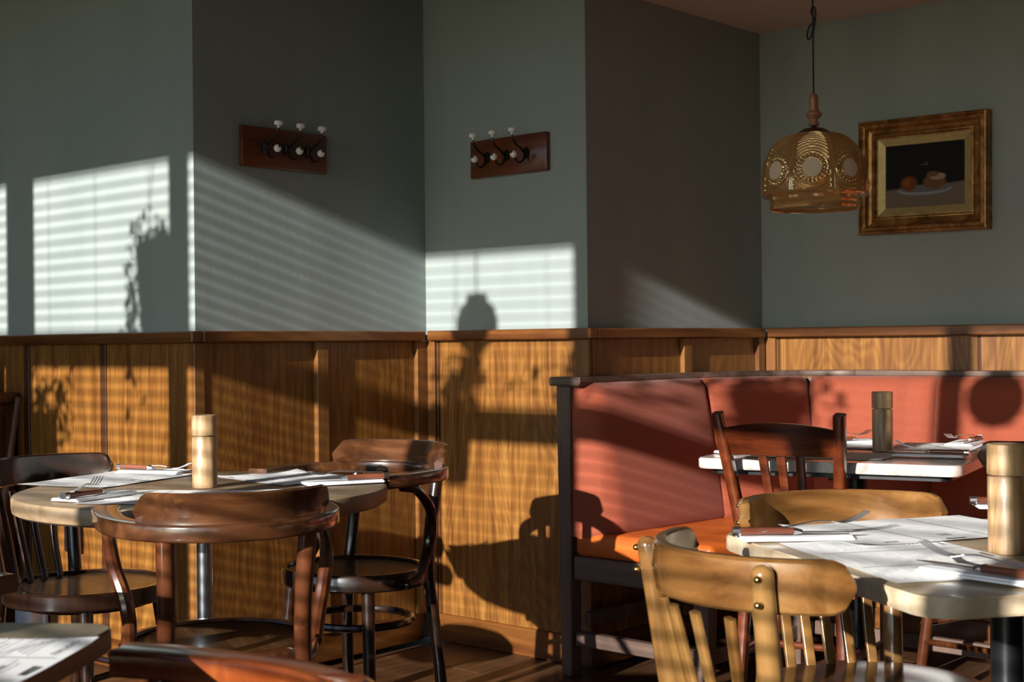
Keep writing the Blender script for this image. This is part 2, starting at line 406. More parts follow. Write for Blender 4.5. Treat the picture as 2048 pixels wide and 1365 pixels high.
# back post and end post (tapered foot)
bm = bmesh.new(); box(bm, -2.965, -2.905, 3.505, 3.56, 0, .945, bev=.003)
for v in bm.verts:
    if v.co.z < .1: v.co.x += .012 if v.co.x < -2.93 else -.006
inb(finish(bm, 'end_post', BFRAME, bench))
inb(bx('post_cap', BFRAMEX, bench, -2.99, -2.862, 3.495, 3.57, .945, .975, bev=.006))
def leg(x, y):
    bm = bmesh.new(); box(bm, x-.03, x+.03, y-.03, y+.03, 0, .38, bev=.003)
    for v in bm.verts:
        if v.co.z < .1: v.co.x = x+(v.co.x-x)*.62; v.co.y = y+(v.co.y-y)*.62
    inb(finish(bm, 'leg', BFRAME, bench))
for x, y in ((-2.41, 3.54), (-2.41, 4.08), (-1.75, 4.17), (-1.0, 4.17), (-.25, 4.17), (.45, 4.17)): leg(x, y)
inb(bx('end_rail', BFRAMEX, bench, -2.905, -2.38, 3.515, 3.55, .315, .392, bev=.003))
inb(bx('stretcher', BFRAMEX, bench, -2.905, -2.43, 3.52, 3.55, .10, .145, bev=.003))
inb(bx('front_rail', BFRAME, bench, -2.41, -2.375, 3.55, 4.2, .315, .392, bev=.003))
inb(bx('front_rail', BFRAMEX, bench, -2.41, .48, 4.165, 4.20, .315, .392, bev=.003))
inb(bx('stretcher', BFRAMEX, bench, -2.41, .48, 4.165, 4.19, .10, .145, bev=.003))
inb(bx('cross_stretcher', BFRAME, bench, -2.90, -2.875, 3.56, 4.6, .16, .205, bev=.003))
inb(bx('cross_stretcher', BFRAME, bench, -2.425, -2.40, 3.56, 4.18, .10, .145, bev=.003))
inb(bx('seat_cushion', LEATHER, bench, -2.90, -2.365, 3.512, 4.70, .392, .472, bev=.022, seg=4))
inb(bx('seat_cushion', LEATHER, bench, -2.362, -.95, 4.15, 4.70, .392, .472, bev=.022, seg=4))
inb(bx('seat_cushion', LEATHER, bench, -.945, .48, 4.15, 4.70, .392, .472, bev=.022, seg=4))

# ------------------------------------------------------------------ tables
def rounded_slab(bm, sx, sy, z0, z1, r, bev=.003):
    t = bmesh.new(); vs = []
    for cx, cy, a0 in ((sx/2-r, sy/2-r, 0), (-sx/2+r, sy/2-r, 90), (-sx/2+r, -sy/2+r, 180), (sx/2-r, -sy/2+r, 270)):
        for i in range(9):
            a = math.radians(a0+90*i/8); vs.append(t.verts.new((cx+r*math.cos(a), cy+r*math.sin(a), z0)))
    f = t.faces.new(vs); ex = bmesh.ops.extrude_face_region(t, geom=[f])
    for v in ex['geom']:
        if isinstance(v, bmesh.types.BMVert): v.co.z = z1
    ed = [e for e in t.edges if abs(e.verts[0].co.z-e.verts[1].co.z) < 1e-6]
    bmesh.ops.bevel(t, geom=ed, offset=bev, segments=2, affect='EDGES'); merge(bm, t)
def pedestal(t, mat, zt, r=.019, arms=.22):
    bm = bmesh.new(); lathe(bm, [(r, .03), (r, zt)], 28); finish(bm, 'pole', mat, t)
    bm = bmesh.new(); lathe(bm, [(0, 0), (.21, 0), (.215, .008), (.20, .014), (.04, .028), (.03, .04), (0, .04)], 40); finish(bm, 'base_plate', BLACKM, t)
    bm = bmesh.new()
    for k in range(2):
        s = (arms, .025) if k else (.025, arms); box(bm, -s[0], s[0], -s[1], s[1], zt-.02, zt, bev=.002)
    finish(bm, 'support_cross', BLACKM, t)
# round table
rt = put(empty('round_table'), -.762, 3.45, 0, 0)
tag(rt, 'round wooden cafe table with thick edge on a chrome pole, laid with menus', 'table')
bm = bmesh.new(); R_ = .450
lathe(bm, [(0, .696), (R_-.012, .696), (R_-.002, .702), (R_, .711), (R_, .731), (R_-.003, .737), (R_-.009, .739), (0, .739)], 96); finish(bm, 'tabletop', TTOP, rt)
pedestal(rt, CHROME, .696, .0200)
rt.children[-1].name = 'support_cross'
# right table (cream stone, rounded corners)
rg = put(empty('square_table'), .821, 2.336, 0, 15)
tag(rg, 'cream square table with rounded corners and black pole beside the honey chairs', 'table')
bm = bmesh.new(); rounded_slab(bm, .73, .73, .706, .735, .06); finish(bm, 'tabletop', STONE, rg)
bm = bmesh.new(); rounded_slab(bm, .60, .60, .694, .706, .03, .001); finish(bm, 'under_frame', BLACKM, rg)
pedestal(rg, BLACKM, .694, .027)
ft = put(empty('square_table'), 1.03, 4.20, 0, -28.5)
tag(ft, 'square table with grey and pink marble edge in front of the rust banquette', 'table')
bm = bmesh.new(); rounded_slab(bm, .745, .745, .720, .75, .04); finish(bm, 'tabletop', MARBLE, ft)
bm = bmesh.new(); rounded_slab(bm, .68, .68, .704, .720, .03, .001); finish(bm, 'under_frame', BLACKM, ft)
pedestal(ft, BLACKM, .704, .03)
nt_ = put(empty('square_table'), -.862, 1.40, 0, -5)
tag(nt_, 'blurred olive-brown wooden table corner in the near left of the picture', 'table')
bm = bmesh.new(); rounded_slab(bm, .70, .70, .722, .75, .04); finish(bm, 'tabletop', NTOP, nt_)
pedestal(nt_, BLACKM, .722, .026)

# ------------------------------------------------------------------ chairs
def armchair(mr, mz, mseat, low=False, kind='walnut'):
    t = empty('bentwood_armchair'); zt = .755 if not low else .712; zr = zt-.017
    sz = .492
    bm = bmesh.new(); lathe(bm, [(.172, sz-.045), (.204, sz-.045), (.208, sz-.04), (.208, sz-.006), (.204, sz), (.190, sz), (.187, sz-.006)], 56)
    for v in bm.verts: v.co.y *= 1.0 + (.03 if v.co.y > 0 else 0)
    finish(bm, 'seat_rim', mz, t)
    bm = bmesh.new(); lathe(bm, [(.189, sz-.008), (.15, sz-.013), (.08, sz-.018), (0, sz-.02)], 56)
    lathe(bm, [(.189, sz-.03), (0, sz-.03)], 40); finish(bm, 'seat_panel', mseat, t)
    # arm rail: one bent flat loop
    W, D, F = .225, .268, .17
    pts = [Vector((-W+.012, F, zr)), Vector((-W+.002, F-.06, zr)), Vector((-W, F-.12, zr))]
    for k in range(0, 33):
        a = PI*k/32; pts.append(Vector((-W*math.cos(a), -D*math.sin(a)**.9 if 0 < k < 32 else 0, zr)))
    pts += [Vector((W, F-.12, zr)), Vector((W-.002, F-.06, zr)), Vector((W-.012, F, zr))]
    def prof(s):
        e = min(s, 1-s)*14; wd = .050+.010*max(0, 1-e/1.5)
        return rrect(wd, .034, .006)
    bm = bmesh.new(); ribbon(bm, pts, prof); finish(bm, 'arm_rail', mr, t)
    # crest board on top of the rail
    hh = .060 if not low else .034; cw = 1.0
    cp = []
    for k in range(0, 29):
        a = PI*(.5+(k/28-.5)*.61); cp.append(Vector((-(W-.006)*math.cos(a), -(D-.004)*math.sin(a), zt)))
    def cpf(s):
        e = min(s, 1-s)*.40; tp = min(1, .42+e/.055) if not low else min(1, .05+e/.16)
        h = hh*(tp if tp < 1 else 1); lean = .018*h/hh
        return [(.006, -.002), (.018, -.002), (.016, h*.3), (.018+lean*.6, h*.7), (.016+lean, h-.004), (.010+lean, h), (.002+lean, h-.002), (-.004+lean*.6, h*.65), (-.006, h*.3), (-.004, -.002)]
    bm = bmesh.new(); ribbon(bm, cp, lambda s: [(-a_, b2) for a_, b2 in cpf(s)] if OUT < 0 else cpf(s)); finish(bm, 'crest_board', mr, t)
    for s in (-1, 1):
        rr = spline([(s*.172, -.205, 0), (s*.160, -.180, .25), (s*.142, -.165, .45), (s*.137, -.185, .58), (s*.142, -.213, zr-.012)], 7)
        bm = bmesh.new(); tube(bm, rr, lambda q: .0165+.003*q, 12); finish(bm, 'rear_post', mz, t)
        fl_ = spline([(s*.175, .175, 0), (s*.150, .143, .22), (s*.130, .120, .465)], 6)
        bm = bmesh.new(); tube(bm, fl_, lambda q: .0135+.006*q, 12); finish(bm, 'front_leg', mz, t)
        sp = spline([(s*.222, .085, zr-.018), (s*.225, .02, zr-.03), (s*.222, -.048, zr-.08), (s*.206, -.084, .60), (s*.196, -.080, .54), (s*.200, -.040, .485), (s*.212, .005, .464), (s*.214, .05, .462)], 7)
        bm = bmesh.new(); tube(bm, sp, lambda q: .0125+.003*math.sin(PI*q), 10, dome=True); finish(bm, 'arm_support', mz, t)
    hp = [(.150*math.cos(2*PI*k/40), -.012+.160*math.sin(2*PI*k/40), .345) for k in range(41)]
    bm = bmesh.new(); tube(bm, hp, .0105, 8, cap=False); finish(bm, 'hoop_stretcher', mz, t)
    return t
OUT = 1
def cafe_chair(mr, mz, mseat, nsl=5, rim=False):
    t = empty('cafe_chair'); sz = .46
    if rim:
        q = .487
        bm = bmesh.new(); lathe(bm, [(.17, q-.045), (.208, q-.045), (.213, q-.04), (.213, q-.006), (.208, q), (.194, q), (.191, q-.006)], 56); finish(bm, 'seat_rim', mz, t)
    bm = bmesh.new()
    if rim: lathe(bm, [(0, q-.035), (.193, q-.035)], 56); lathe(bm, [(.193, q-.008), (.15, q-.013), (0, q-.020)], 56); finish(bm, 'seat_panel', mseat, t); bm = bmesh.new(); lathe(bm, [(0, q-.06), (.16, q-.06), (.17, q-.045), (0, q-.045)], 40); finish(bm, 'seat_block', mz, t)
    else: lathe(bm, [(0, sz-.035), (.185, sz-.035), (.202, sz-.026), (.205, sz-.012), (.198, sz-.001), (.18, sz), (.11, sz-.006), (0, sz-.009)], 56); finish(bm, 'seat', mseat, t)
    r = .212; zc = .773; hb = .079
    pts = []
    for k in range(41):
        a = math.radians(-70+140*k/40); pts.append(Vector((r*math.sin(a), -.03-r*math.cos(a)*(1.04), zc)))
    def pr(s):
        e = min(s, 1-s)*.52; rr = .034
        h = hb if e > rr else hb-2*(rr-math.sqrt(max(0, rr*rr-(rr-e)**2)))*.93
        h = max(h, .02); th = .017
        return [(-th/2, -h/2+.004), (-th/2+.004, -h/2), (th/2-.004, -h/2), (th/2, -h/2+.004), (th/2+.005, 0), (th/2+.002, h/2-.005), (th/2-.003, h/2), (-th/2+.003, h/2), (-th/2, h/2-.004), (-th/2+.004, 0)]
    bm = bmesh.new(); ribbon(bm, pts, pr); finish(bm, 'crest_board', mr, t)
    for s in (-1, 1):
        px_, py = s*.153, -.216
        rp = spline([(s*.175, -.235, 0), (s*.150, -.19, .28), (s*.132, -.178, .46), (s*.140, -.195, .62), (px_, py, .792)], 7)
        bm = bmesh.new(); tube(bm, rp, lambda q: .0155+.0025*math.sin(PI*q), 16, dome=True); o = finish(bm, 'rear_post', mz, t)
        for zz in (.752, .788):
            bm = bmesh.new(); bmesh.ops.create_icosphere(bm, subdivisions=2, radius=.0055, matrix=Matrix.Translation((px_*1.062, py*1.062, zz)))
            finish(bm, 'brass_screw', BRASS, o)
        bm = bmesh.new(); tube(bm, spline([(s*.165, .17, 0), (s*.148, .145, .22), (s*.130, .122, .440)], 5), lambda q: .013+.006*q, 12); finish(bm, 'front_leg', mz, t)
        bm = bmesh.new(); tube(bm, [(s*.153, -.195, .24), (s*.150, 0, .23), (s*.152, .15, .22)], .009, 8); finish(bm, 'stretcher', mz, t)
    for k in range(nsl):
        f = (k-(nsl-1)/2)/((nsl-1)/2+1); xb, xt = f*.125, f*.150
        yb, yt = -.165-.01*(1-f*f), -.03-math.sqrt(max(.0, r*r-xt*xt))*1.02
        bm = bmesh.new(); ribbon(bm, spline([(xb, yb, .455), (xb*1.03, yb*.55+yt*.45-.004, .58), (xt, yt, .72)], 5), rrect(.020, .010, .003), up=Vector((0, 1, 0)))
        finish(bm, 'slat', mz, t)
    for s in (1, -1):
        bm = bmesh.new(); tube(bm, [(-.15, s*.15+(-.03 if s < 0 else 0), .27), (.15, s*.15+(-.03 if s < 0 else 0), .27)], .009, 8); finish(bm, 'stretcher', mz, t)
    return t
BRASS = plain('brass', (.65, .45, .16), .25, 1)

a1 = armchair(BENT, BENTZ, SEAT)
def face(o, X, Y, fx, fy, z=0): return put(o, X, Y, z, math.degrees(math.atan2(fy, fx))-90)
a1.scale = (.965, .965, 1); face(a1, -.607, 2.880, -.375, .927)
tag(a1, 'worn walnut bentwood armchair seen from behind, in front of the round table', 'chair', 'bentwood armchairs')
a2 = armchair(BENT, DARKZ, SEAT); a2.scale = (1, .87, 1); face(a2, -.432, 3.79, -.55, -.835)
tag(a2, 'dark bentwood armchair between the round table and the oak panelling, near arm towards the bench', 'chair', 'bentwood armchairs')
a3 = armchair(REDBENT, REDBENT, SEAT, low=True); face(a3, -.434, 1.50, -.90, .43)
tag(a3, 'blurred red-brown bentwood chair with only its glossy top rail showing in the near foreground', 'chair', 'bentwood armchairs')
a4 = armchair(BENT, DARKZ, SEAT); a4.scale = (1, 1, .94); face(a4, -1.10, 2.215, .9, -.44)
tag(a4, 'dark armchair with only a rounded arm end showing above the olive-brown table corner', 'chair', 'bentwood armchairs')
c1 = cafe_chair(HONEY, HONEYZ, DSEAT, 4); face(c1, .482, 2.150, .917, .40); c1.scale = (1.05, 1.05, .97)
tag(c1, 'honey-coloured slatted cafe chair with domed posts, back turned, left of the cream table', 'chair', 'slatted cafe chairs')
c2 = cafe_chair(HONEY, HONEYZ, DSEAT, 5); face(c2, .672, 2.620, .22, -.975); c2.scale = (1.05, 1.05, .96)
tag(c2, 'honey-coloured cafe chair facing forward behind the cream table, bright highlight on its crest', 'chair', 'slatted cafe chairs')
c3 = cafe_chair(DARK, DARKZ, SEAT, 4, True); face(c3, -1.115, 3.66, .88, -.47); c3.scale = (1, 1, .98)
tag(c3, 'near-black slatted cafe chair at the left side of the round table', 'chair', 'slatted cafe chairs')
c4 = cafe_chair(BENT, BENTZ, DSEAT, 5); face(c4, 1.375, 3.965, -.5, .86)
tag(c4, 'brown chair of which one rounded crest end shows behind the big pepper mill', 'chair', 'slatted cafe chairs')

# red slat-back chair
rc = empty('slat_back_chair'); face(rc, .862, 4.065, .5, .866); rc.scale = (1.035, 1.035, .985)
tag(rc, 'red-brown wooden slat-back chair standing before the marble-edged table', 'chair')
for s in (-1, 1):
    bm = bmesh.new()
    ribbon(bm, spline([(s*.150, -.20, 0), (s*.137, -.165, .30), (s*.130, -.165, .46), (s*.145, -.20, .65), (s*.168, -.272, .90)], 6), rrect(.030, .036, .008), up=Vector((0, 1, 0)))
    finish(bm, 'rear_post', RED, rc)
    bm = bmesh.new(); ribbon(bm, [(s*.165, .17, 0), (s*.165, .17, .44)], rrect(.034, .034, .006), up=Vector((0, 1, 0))); finish(bm, 'front_leg', RED, rc)
    bm = bmesh.new(); tube(bm, [(s*.15, -.18, .2), (s*.163, .17, .2)], .010, 8); finish(bm, 'stretcher', RED, rc)
bm = bmesh.new(); tube(bm, [(-.15, -.005, .2), (.15, -.005, .2)], .011, 8); finish(bm, 'stretcher', RED, rc)
bm = bmesh.new(); n = 16
for k in range(n+1):
    f = k/n*2-1
g = []
for k in range(n+1):
    f = k/n*2-1; x = f*.153; y0 = -.247-.018*(1-f*f)
    zt, zb = .858+.018*(1-f*f), .782-.0*(1-f*f); ly = -.02
    g.append([bm.verts.new(q) for q in ((x, y0-.008+ly, zt), (x, y0+.010+ly, zt), (x, y0+.018-ly*.5, zb), (x, y0-ly*.5, zb))])
for a, b_ in zip(g, g[1:]):
    for j in range(4): bm.faces.new((a[j], a[(j+1) % 4], b_[(j+1) % 4], b_[j]))
bm.faces.new(g[0]); bm.faces.new(g[-1][::-1])
bmesh.ops.bevel(bm, geom=[e for e in bm.edges if len(e.link_faces) == 2 and e.calc_face_angle(0) > 1], offset=.003, segments=2, affect='EDGES')
finish(bm, 'crest_rail', REDX, rc)
for f in (-1, 0, 1):
    bm = bmesh.new(); ribbon(bm, spline([(f*.038, -.168, .46), (f*.044, -.195, .62), (f*.052, -.245, .79)], 5), rrect(.012, .026, .003) if False else rrect(.025, .011, .003), up=Vector((0, 1, 0)))
    finish(bm, 'slat', DARKZ if False else REDX, rc)
bm = bmesh.new(); rounded_slab(bm, .38, .37, .44, .462, .05, .005); finish(bm, 'seat', REDX, rc)
bm = bmesh.new(); box(bm, -.15, .15, -.17, -.15, .38, .44, bev=.002); box(bm, -.15, .15, .155, .175, .38, .44, bev=.002)
box(bm, -.17, -.15, -.16, .16, .38, .44, bev=.002); box(bm, .15, .17, -.16, .16, .38, .44, bev=.002); finish(bm, 'apron', RED, rc)

# ------------------------------------------------------------------ pepper mills
def mill(X, Y, ang, label, z=.7505):
    t = put(empty('pepper_mill'), X, Y, z, ang); tag(t, label, 'pepper mill', 'wooden pepper mills')
    R0 = .0305
    bm = bmesh.new(); lathe(bm, [(0, 0), (R0-.001, 0), (R0, .001), (R0, .124), (R0-.001, .126), (.024, .126), (.024, .130), (0, .130)], 48); finish(bm, 'body', MILL, t)
    bm = bmesh.new(); lathe(bm, [(0, .1285), (R0-.001, .1285), (R0+.0005, .130), (R0+.0005, .177), (R0-.001, .179), (0, .179)], 48); finish(bm, 'head', MILL, t)
mill(-.761, 3.455, 0, 'pale wooden pepper mill standing upright in the middle of the round table', .7395)
mill(.811, 2.302, 70, 'largest pale wooden pepper mill, on the cream table at the right edge', .7355)
mill(1.116, 4.228, 140, 'small-looking pale pepper mill on the marble-edged table before the banquette')

# ------------------------------------------------------------------ menus
def menu(X, Y, ang, label, wd=.42, hd=.297, z=.7510, txt=True):
    t = put(empty('menu_sheet'), X, Y, z, ang); tag(t, label, 'menu', 'paper menus laid as placemats')
    bm = bmesh.new(); nx, ny = 12, 8; g = []
    for i in range(nx+1):
        g.append([])
        for j in range(ny+1):
            u, v = i/nx-.5, j/ny-.5
            e = max(0, abs(u)-.40)*max(0, abs(v)-.3)*60*random.uniform(.0, .004)
            g[-1].append(bm.verts.new((u*wd, v*hd, .0006+.0006*math.sin(u*9+X*7)*math.cos(v*7)+e)))
    for i in range(nx):
        for j in range(ny): bm.faces.new((g[i][j], g[i+1][j], g[i+1][j+1], g[i][j+1]))
    o = finish(bm, 'paper', PAPER, t, True, autos=180)
    z = .0017
    bm = bmesh.new()
    for fx in (-.17, .17): box(bm, fx*wd-.0005, fx*wd+.0005, -hd*.45, hd*.47, z, z+.0002)
    box(bm, -.012, .028, hd*.445, hd*.465, z, z+.0002)
    finish(bm, 'ruled_line', INK, t, False)
    bm = bmesh.new(); rnd = random.Random(int(X*1000))
    for cxx in (-.335, 0, .335):
        y = hd*.34
        while y > -hd*.42:
            if rnd.random() < .8:
                L = rnd.uniform(.02, .05); box(bm, cxx*wd-L, cxx*wd+L, y-.0007, y+.0007, z, z+.0002)
            y -= .0085
    tl = finish(bm, 'print_line', GREY, t, False); tl['kind'] = 'stuff'
    if txt:
        for s, fx, fy, sz in (('COCKTAILS', -.335, .415, .0105), ('BEST', 0, .30, .010), ('MEAT', 0, .26, .0085), ('BEER', .335, .415, .0105)):
            c = bpy.data.curves.new('heading', 'FONT'); c.body = s; c.size = sz; c.align_x = 'CENTER'; c.extrude = .0001; c.space_character = 1.25
            q0 = bpy.data.objects.new('heading', c); me = bpy.data.meshes.new_from_object(q0); bpy.data.objects.remove(q0); q = bpy.data.objects.new('heading', me); C.objects.link(q); me.materials.clear(); me.materials.append(INK); q.parent = t; q.location = (fx*wd, fy*hd, z)
    return t
menu(-0.7581, 3.2334, -4, 'paper menu with COCKTAILS and BEER headings at the near side of the round table', .42, .297, 0.7400)
menu(-1.0623, 3.6666, 66-180, 'sunlit paper menu before the near-black chair at the left of the round table', .37, .27, 0.7412)
menu(-0.5827, 3.6718, -48+180, 'paper menu half in shadow at the far right of the round table', .34, .26, 0.7402)
menu(0.7360, 2.5682, 20-180, 'sunlit paper menu before the forward-facing honey chair on the cream table', .41, .28, 0.7384)
menu(0.6421, 2.2550, -77, 'sunlit paper menu before the domed-post honey chair on the cream table', .42, .28, 0.7358)
menu(.905, 4.085, -28, 'shaded paper menu on the near side of the marble-edged table', .40, .27)
menu(1.29, 4.30, 62, 'paper menu at the right side of the marble-edged table', .40, .25, .7518)
menu(.99, 4.46, 152, 'paper menu on the banquette side of the marble-edged table', .38, .24, .7522)
menu(-.625, 1.48, 84-180, 'blurred paper menu on the olive-brown table corner', .30, .26)

# ------------------------------------------------------------------ cutlery
def fork(where, X, Y, z, ang, tilt=0):
    t = put(empty('fork'), X, Y, z, ang); tag(t, 'dinner fork ' + where, 'fork', 'dinner forks')
    if tilt: t.rotation_euler = (0, -math.radians(tilt), math.radians(ang+42))
    bm = bmesh.new()
    def pr(s):
        if s < .55: wd = .011-.004*(s/.55)
        else: wd = .0055+.0*(s)
        return rrect(wd, .0022, .0008)
    ribbon(bm, spline([(-.105, 0, .003), (-.05, 0, .006), (0, 0, .010), (.03, 0, .007)], 6), pr); finish(bm, 'handle', STEEL, t)
    bm = bmesh.new()
    ribbon(bm, spline([(.028, 0, .007), (.040, 0, .0035), (.052, 0, .003)], 4), lambda s: rrect(.006+.017*min(1, s*1.4), .0018, .0007)); finish(bm, 'bowl', STEEL, t)
    for k in range(4):
        y = -.0102+k*.0068
        bm = bmesh.new(); ribbon(bm, spline([(.050, y, .003), (.068, y, .005), (.086, y, .011), (.100, y, .018)], 4), lambda s: rrect(.0032-.0016*s, .0019, .0005)); finish(bm, 'tine', STEEL, t)
def knife(where, X, Y, z, ang):
    t = put(empty('steak_knife'), X, Y, z, ang); tag(t, 'wood-handled knife ' + where, 'knife', 'steak knives')
    bm = bmesh.new(); ribbon(bm, spline([(-.100, 0, .008), (-.05, 0, .0085), (-.005, 0, .008)], 6), lambda s: rrect(.018-.004*math.sin(PI*s)+.001, .014-.003*s, .005)); finish(bm, 'handle', HANDLE, t)
    bm = bmesh.new(); ribbon(bm, [(-.112, 0, .0078), (-.099, 0, .008)], rrect(.0195, .0155, .006)); finish(bm, 'butt_cap', STEEL, t)
    bm = bmesh.new(); ribbon(bm, [(-.006, 0, .008), (.010, 0, .007)], lambda s: rrect(.017-.006*s, .013-.006*s, .004))
    finish(bm, 'bolster', STEEL, t)
    bm = bmesh.new(); ribbon(bm, [(.008, 0, .006), (.06, 0, .006), (.09, .002, .006), (.112, .006, .006)], lambda s: rrect(.0012, max(.003, .017*(1-max(0, s-.6)*1.9)), .0005) if False else rrect(max(.003, .017*(1-max(0, s-.6)*1.9)), .0014, .0005)); finish(bm, 'blade', STEEL, t)
def napkin(where, X, Y, z, ang, wd=.20, hd=.085):
    t = put(empty('napkin'), X, Y, z, ang); tag(t, 'folded white napkin ' + where, 'napkin', 'folded napkins')
    bm = bmesh.new(); rounded_slab(bm, wd, hd, 0, .0035, .006, .0012); finish(bm, 'folded_cloth', NAP, t)
    bm = bmesh.new(); rounded_slab(bm, wd*.985, hd*.9, .0036, .0062, .006, .0010)
    for v in bm.verts: v.co.y += hd*.03
    finish(bm, 'upper_fold', NAP, t)
def setting(where, X, Y, ang, fang, zt=.7535, fo=(0, .015), flip=False, ftilt=0, ko=(0, -.018)):
    napkin(where, X, Y, zt, ang)
    c, s = math.cos(math.radians(ang)), math.sin(math.radians(ang))
    knife(where, X+ko[0]*c-ko[1]*s, Y+ko[0]*s+ko[1]*c, zt+.0065, ang+(180 if flip else 0)-4)
    fork(where, X+fo[0]*c-fo[1]*s, Y+fo[0]*s+fo[1]*c, zt+.0070+(.012 if abs(fang) > 8 else 0), ang+fang, ftilt)
setting('at the far edge of the round table, left of the mill', -0.9850, 3.8420, -22, 6, 0.7435)
setting('at the near left edge of the round table', -0.9644, 3.2334, 62, 28, 0.7425, (0, .03))
setting('at the right edge of the round table', -0.4280, 3.5068, 24, 172, 0.7425, (0, .01), True)
setting('on the left edge of the cream table', 0.4959, 2.4795, 2, 10, 0.7385, (0.04, .0), ftilt=4)
setting('on the near side of the cream table', 0.6943, 2.0515, -52, 184, 0.7395, (-.01, .0), True, 3)
setting('on the far right of the cream table behind the mill', 1.0544, 2.8867, -8, 6, 0.7395)
setting('near the front right corner of the marble-edged table', 1.1850, 3.9850, -25, 176, 0.7540, (0, .01), True, 3)
setting('at the left of the marble-edged table, seen between chair slats', 0.7000, 4.2150, 40, 12, 0.7540, ko=(0, -.01))
setting('on the banquette side of the marble-edged table', 1.0900, 4.5300, 20, 10, 0.7545)
setting('at the far right of the marble-edged table', 1.4300, 4.4300, 60, 170, 0.7540, flip=True)
napkin('missing, alone on the olive-brown table corner', -.72, 1.66, .7515, 60, .22, .07)
C.objects[-1]
for o in bpy.data.objects:
    if o.get('label', '').endswith('alone on the olive-brown table corner'): o['label'] = 'folded white napkin alone on the olive-brown table corner'

# ------------------------------------------------------------------ coat racks
def rack(loc, rz, label):
    t = empty('coat_rack', loc, rz); tag(t, label, 'coat rack', 'mahogany coat racks')
    bm = bmesh.new(); box(bm, -.18, .18, -.022, 0, -.067, .067, bev=.005, seg=2); finish(bm, 'board', RACK, t)
    for k in range(3):
        x = (k-1)*.092; y = -.022
        h = bpy.data.objects.new('hook', None); 
        bm = bmesh.new(); tube(bm, spline([(x, y-.010, -.005), (x, y-.030, .012), (x, y-.055, .024), (x, y-.072, .042), (x, y-.076, .060)], 6), lambda s: .0042-.0012*s, 8)
        tube(bm, spline([(x, y-.012, .006), (x, y-.014, -.012), (x, y-.026, -.030), (x, y-.044, -.036), (x, y-.058, -.028), (x, y-.064, -.018)], 6), .0034, 8)
        box(bm, x-.010, x+.010, y-.012, y, -.016, .016, bev=.003)
        tube(bm, spline([(x, y-.003, .02), (x, y-.008, 0), (x, y-.012, -.022)], 4), .004, 8)
        hk = finish(bm, 'hook', IRON, t)
        bm = bmesh.new(); lathe(bm, [(0, .056), (.004, .057), (.005, .063), (.012, .065), (.0150, .070), (.0150, .074), (.012, .079), (.006, .0815), (0, .082)], 20, (x, y-.076, 0)); finish(bm, 'upper_knob', PORC, hk)
        bm = bmesh.new(); bmesh.ops.create_uvsphere(bm, u_segments=18, v_segments=12, radius=.0125, matrix=Matrix.Translation((x, y-.070, -.010)))
        finish(bm, 'lower_knob', PORC, hk)
        bm = bmesh.new(); bmesh.ops.create_uvsphere(bm, u_segments=12, v_segments=8, radius=.0048, matrix=Matrix.Translation((x, y-.0795, -.0045))); finish(bm, 'screw_head', IRON, hk)
    return t
rack((-3.716, 2.982, 1.742), PI/2, 'dark mahogany coat rack with porcelain knobs on the dark side wall of the left pier')
rack((-3.282, 3.652, 1.743), 0, 'reddish mahogany coat rack with porcelain knobs on the light middle wall')
for o in list(bpy.data.objects):
    if o.name.startswith('hook') and o.type == 'EMPTY': bpy.data.objects.remove(o)

# ------------------------------------------------------------------ framed painting
pf = empty('framed_painting', (-2.257, 4.739, 1.677)); pf.rotation_euler = (0, math.radians(.6), 0)
tag(pf, 'small dark still-life painting of fruit and bread in a wide old gilt frame', 'painting')
def frame_ring(W, H, prof, name, mat, parent):
    """prof: list of (inset from outer edge, depth towards the room)"""
    bm = bmesh.new(); rings = []
    for ins, d in prof:
        x, z = W/2-ins, H/2-ins; rings.append([bm.verts.new((sx*x, -d, sz*z)) for sx, sz in ((-1, -1), (1, -1), (1, 1), (-1, 1))])
    for a, b_ in zip(rings, rings[1:]):
        for j in range(4): bm.faces.new((a[j], a[(j+1) % 4], b_[(j+1) % 4], b_[j]))
    return finish(bm, name, mat, parent, True, autos=25)
FW, FH = .49, .415
frame_ring(FW, FH, [(0, 0), (0, .040), (.003, .046), (.008, .048), (.012, .044), (.014, .040), (.022, .044), (.026, .042), (.030, .034), (.034, .026), (.044, .022), (.050, .026), (.054, .032), (.058, .033), (.062, .028), (.064, .022), (.068, .022), (.070, .018), (.072, 0)], 'gilt_frame', GOLD, pf)
frame_ring(FW-.13, FH-.13, [(0, .005), (0, .020), (.003, .021), (.026, .013), (.029, .012), (.031, .006)], 'gold_slip', SLIP, pf)
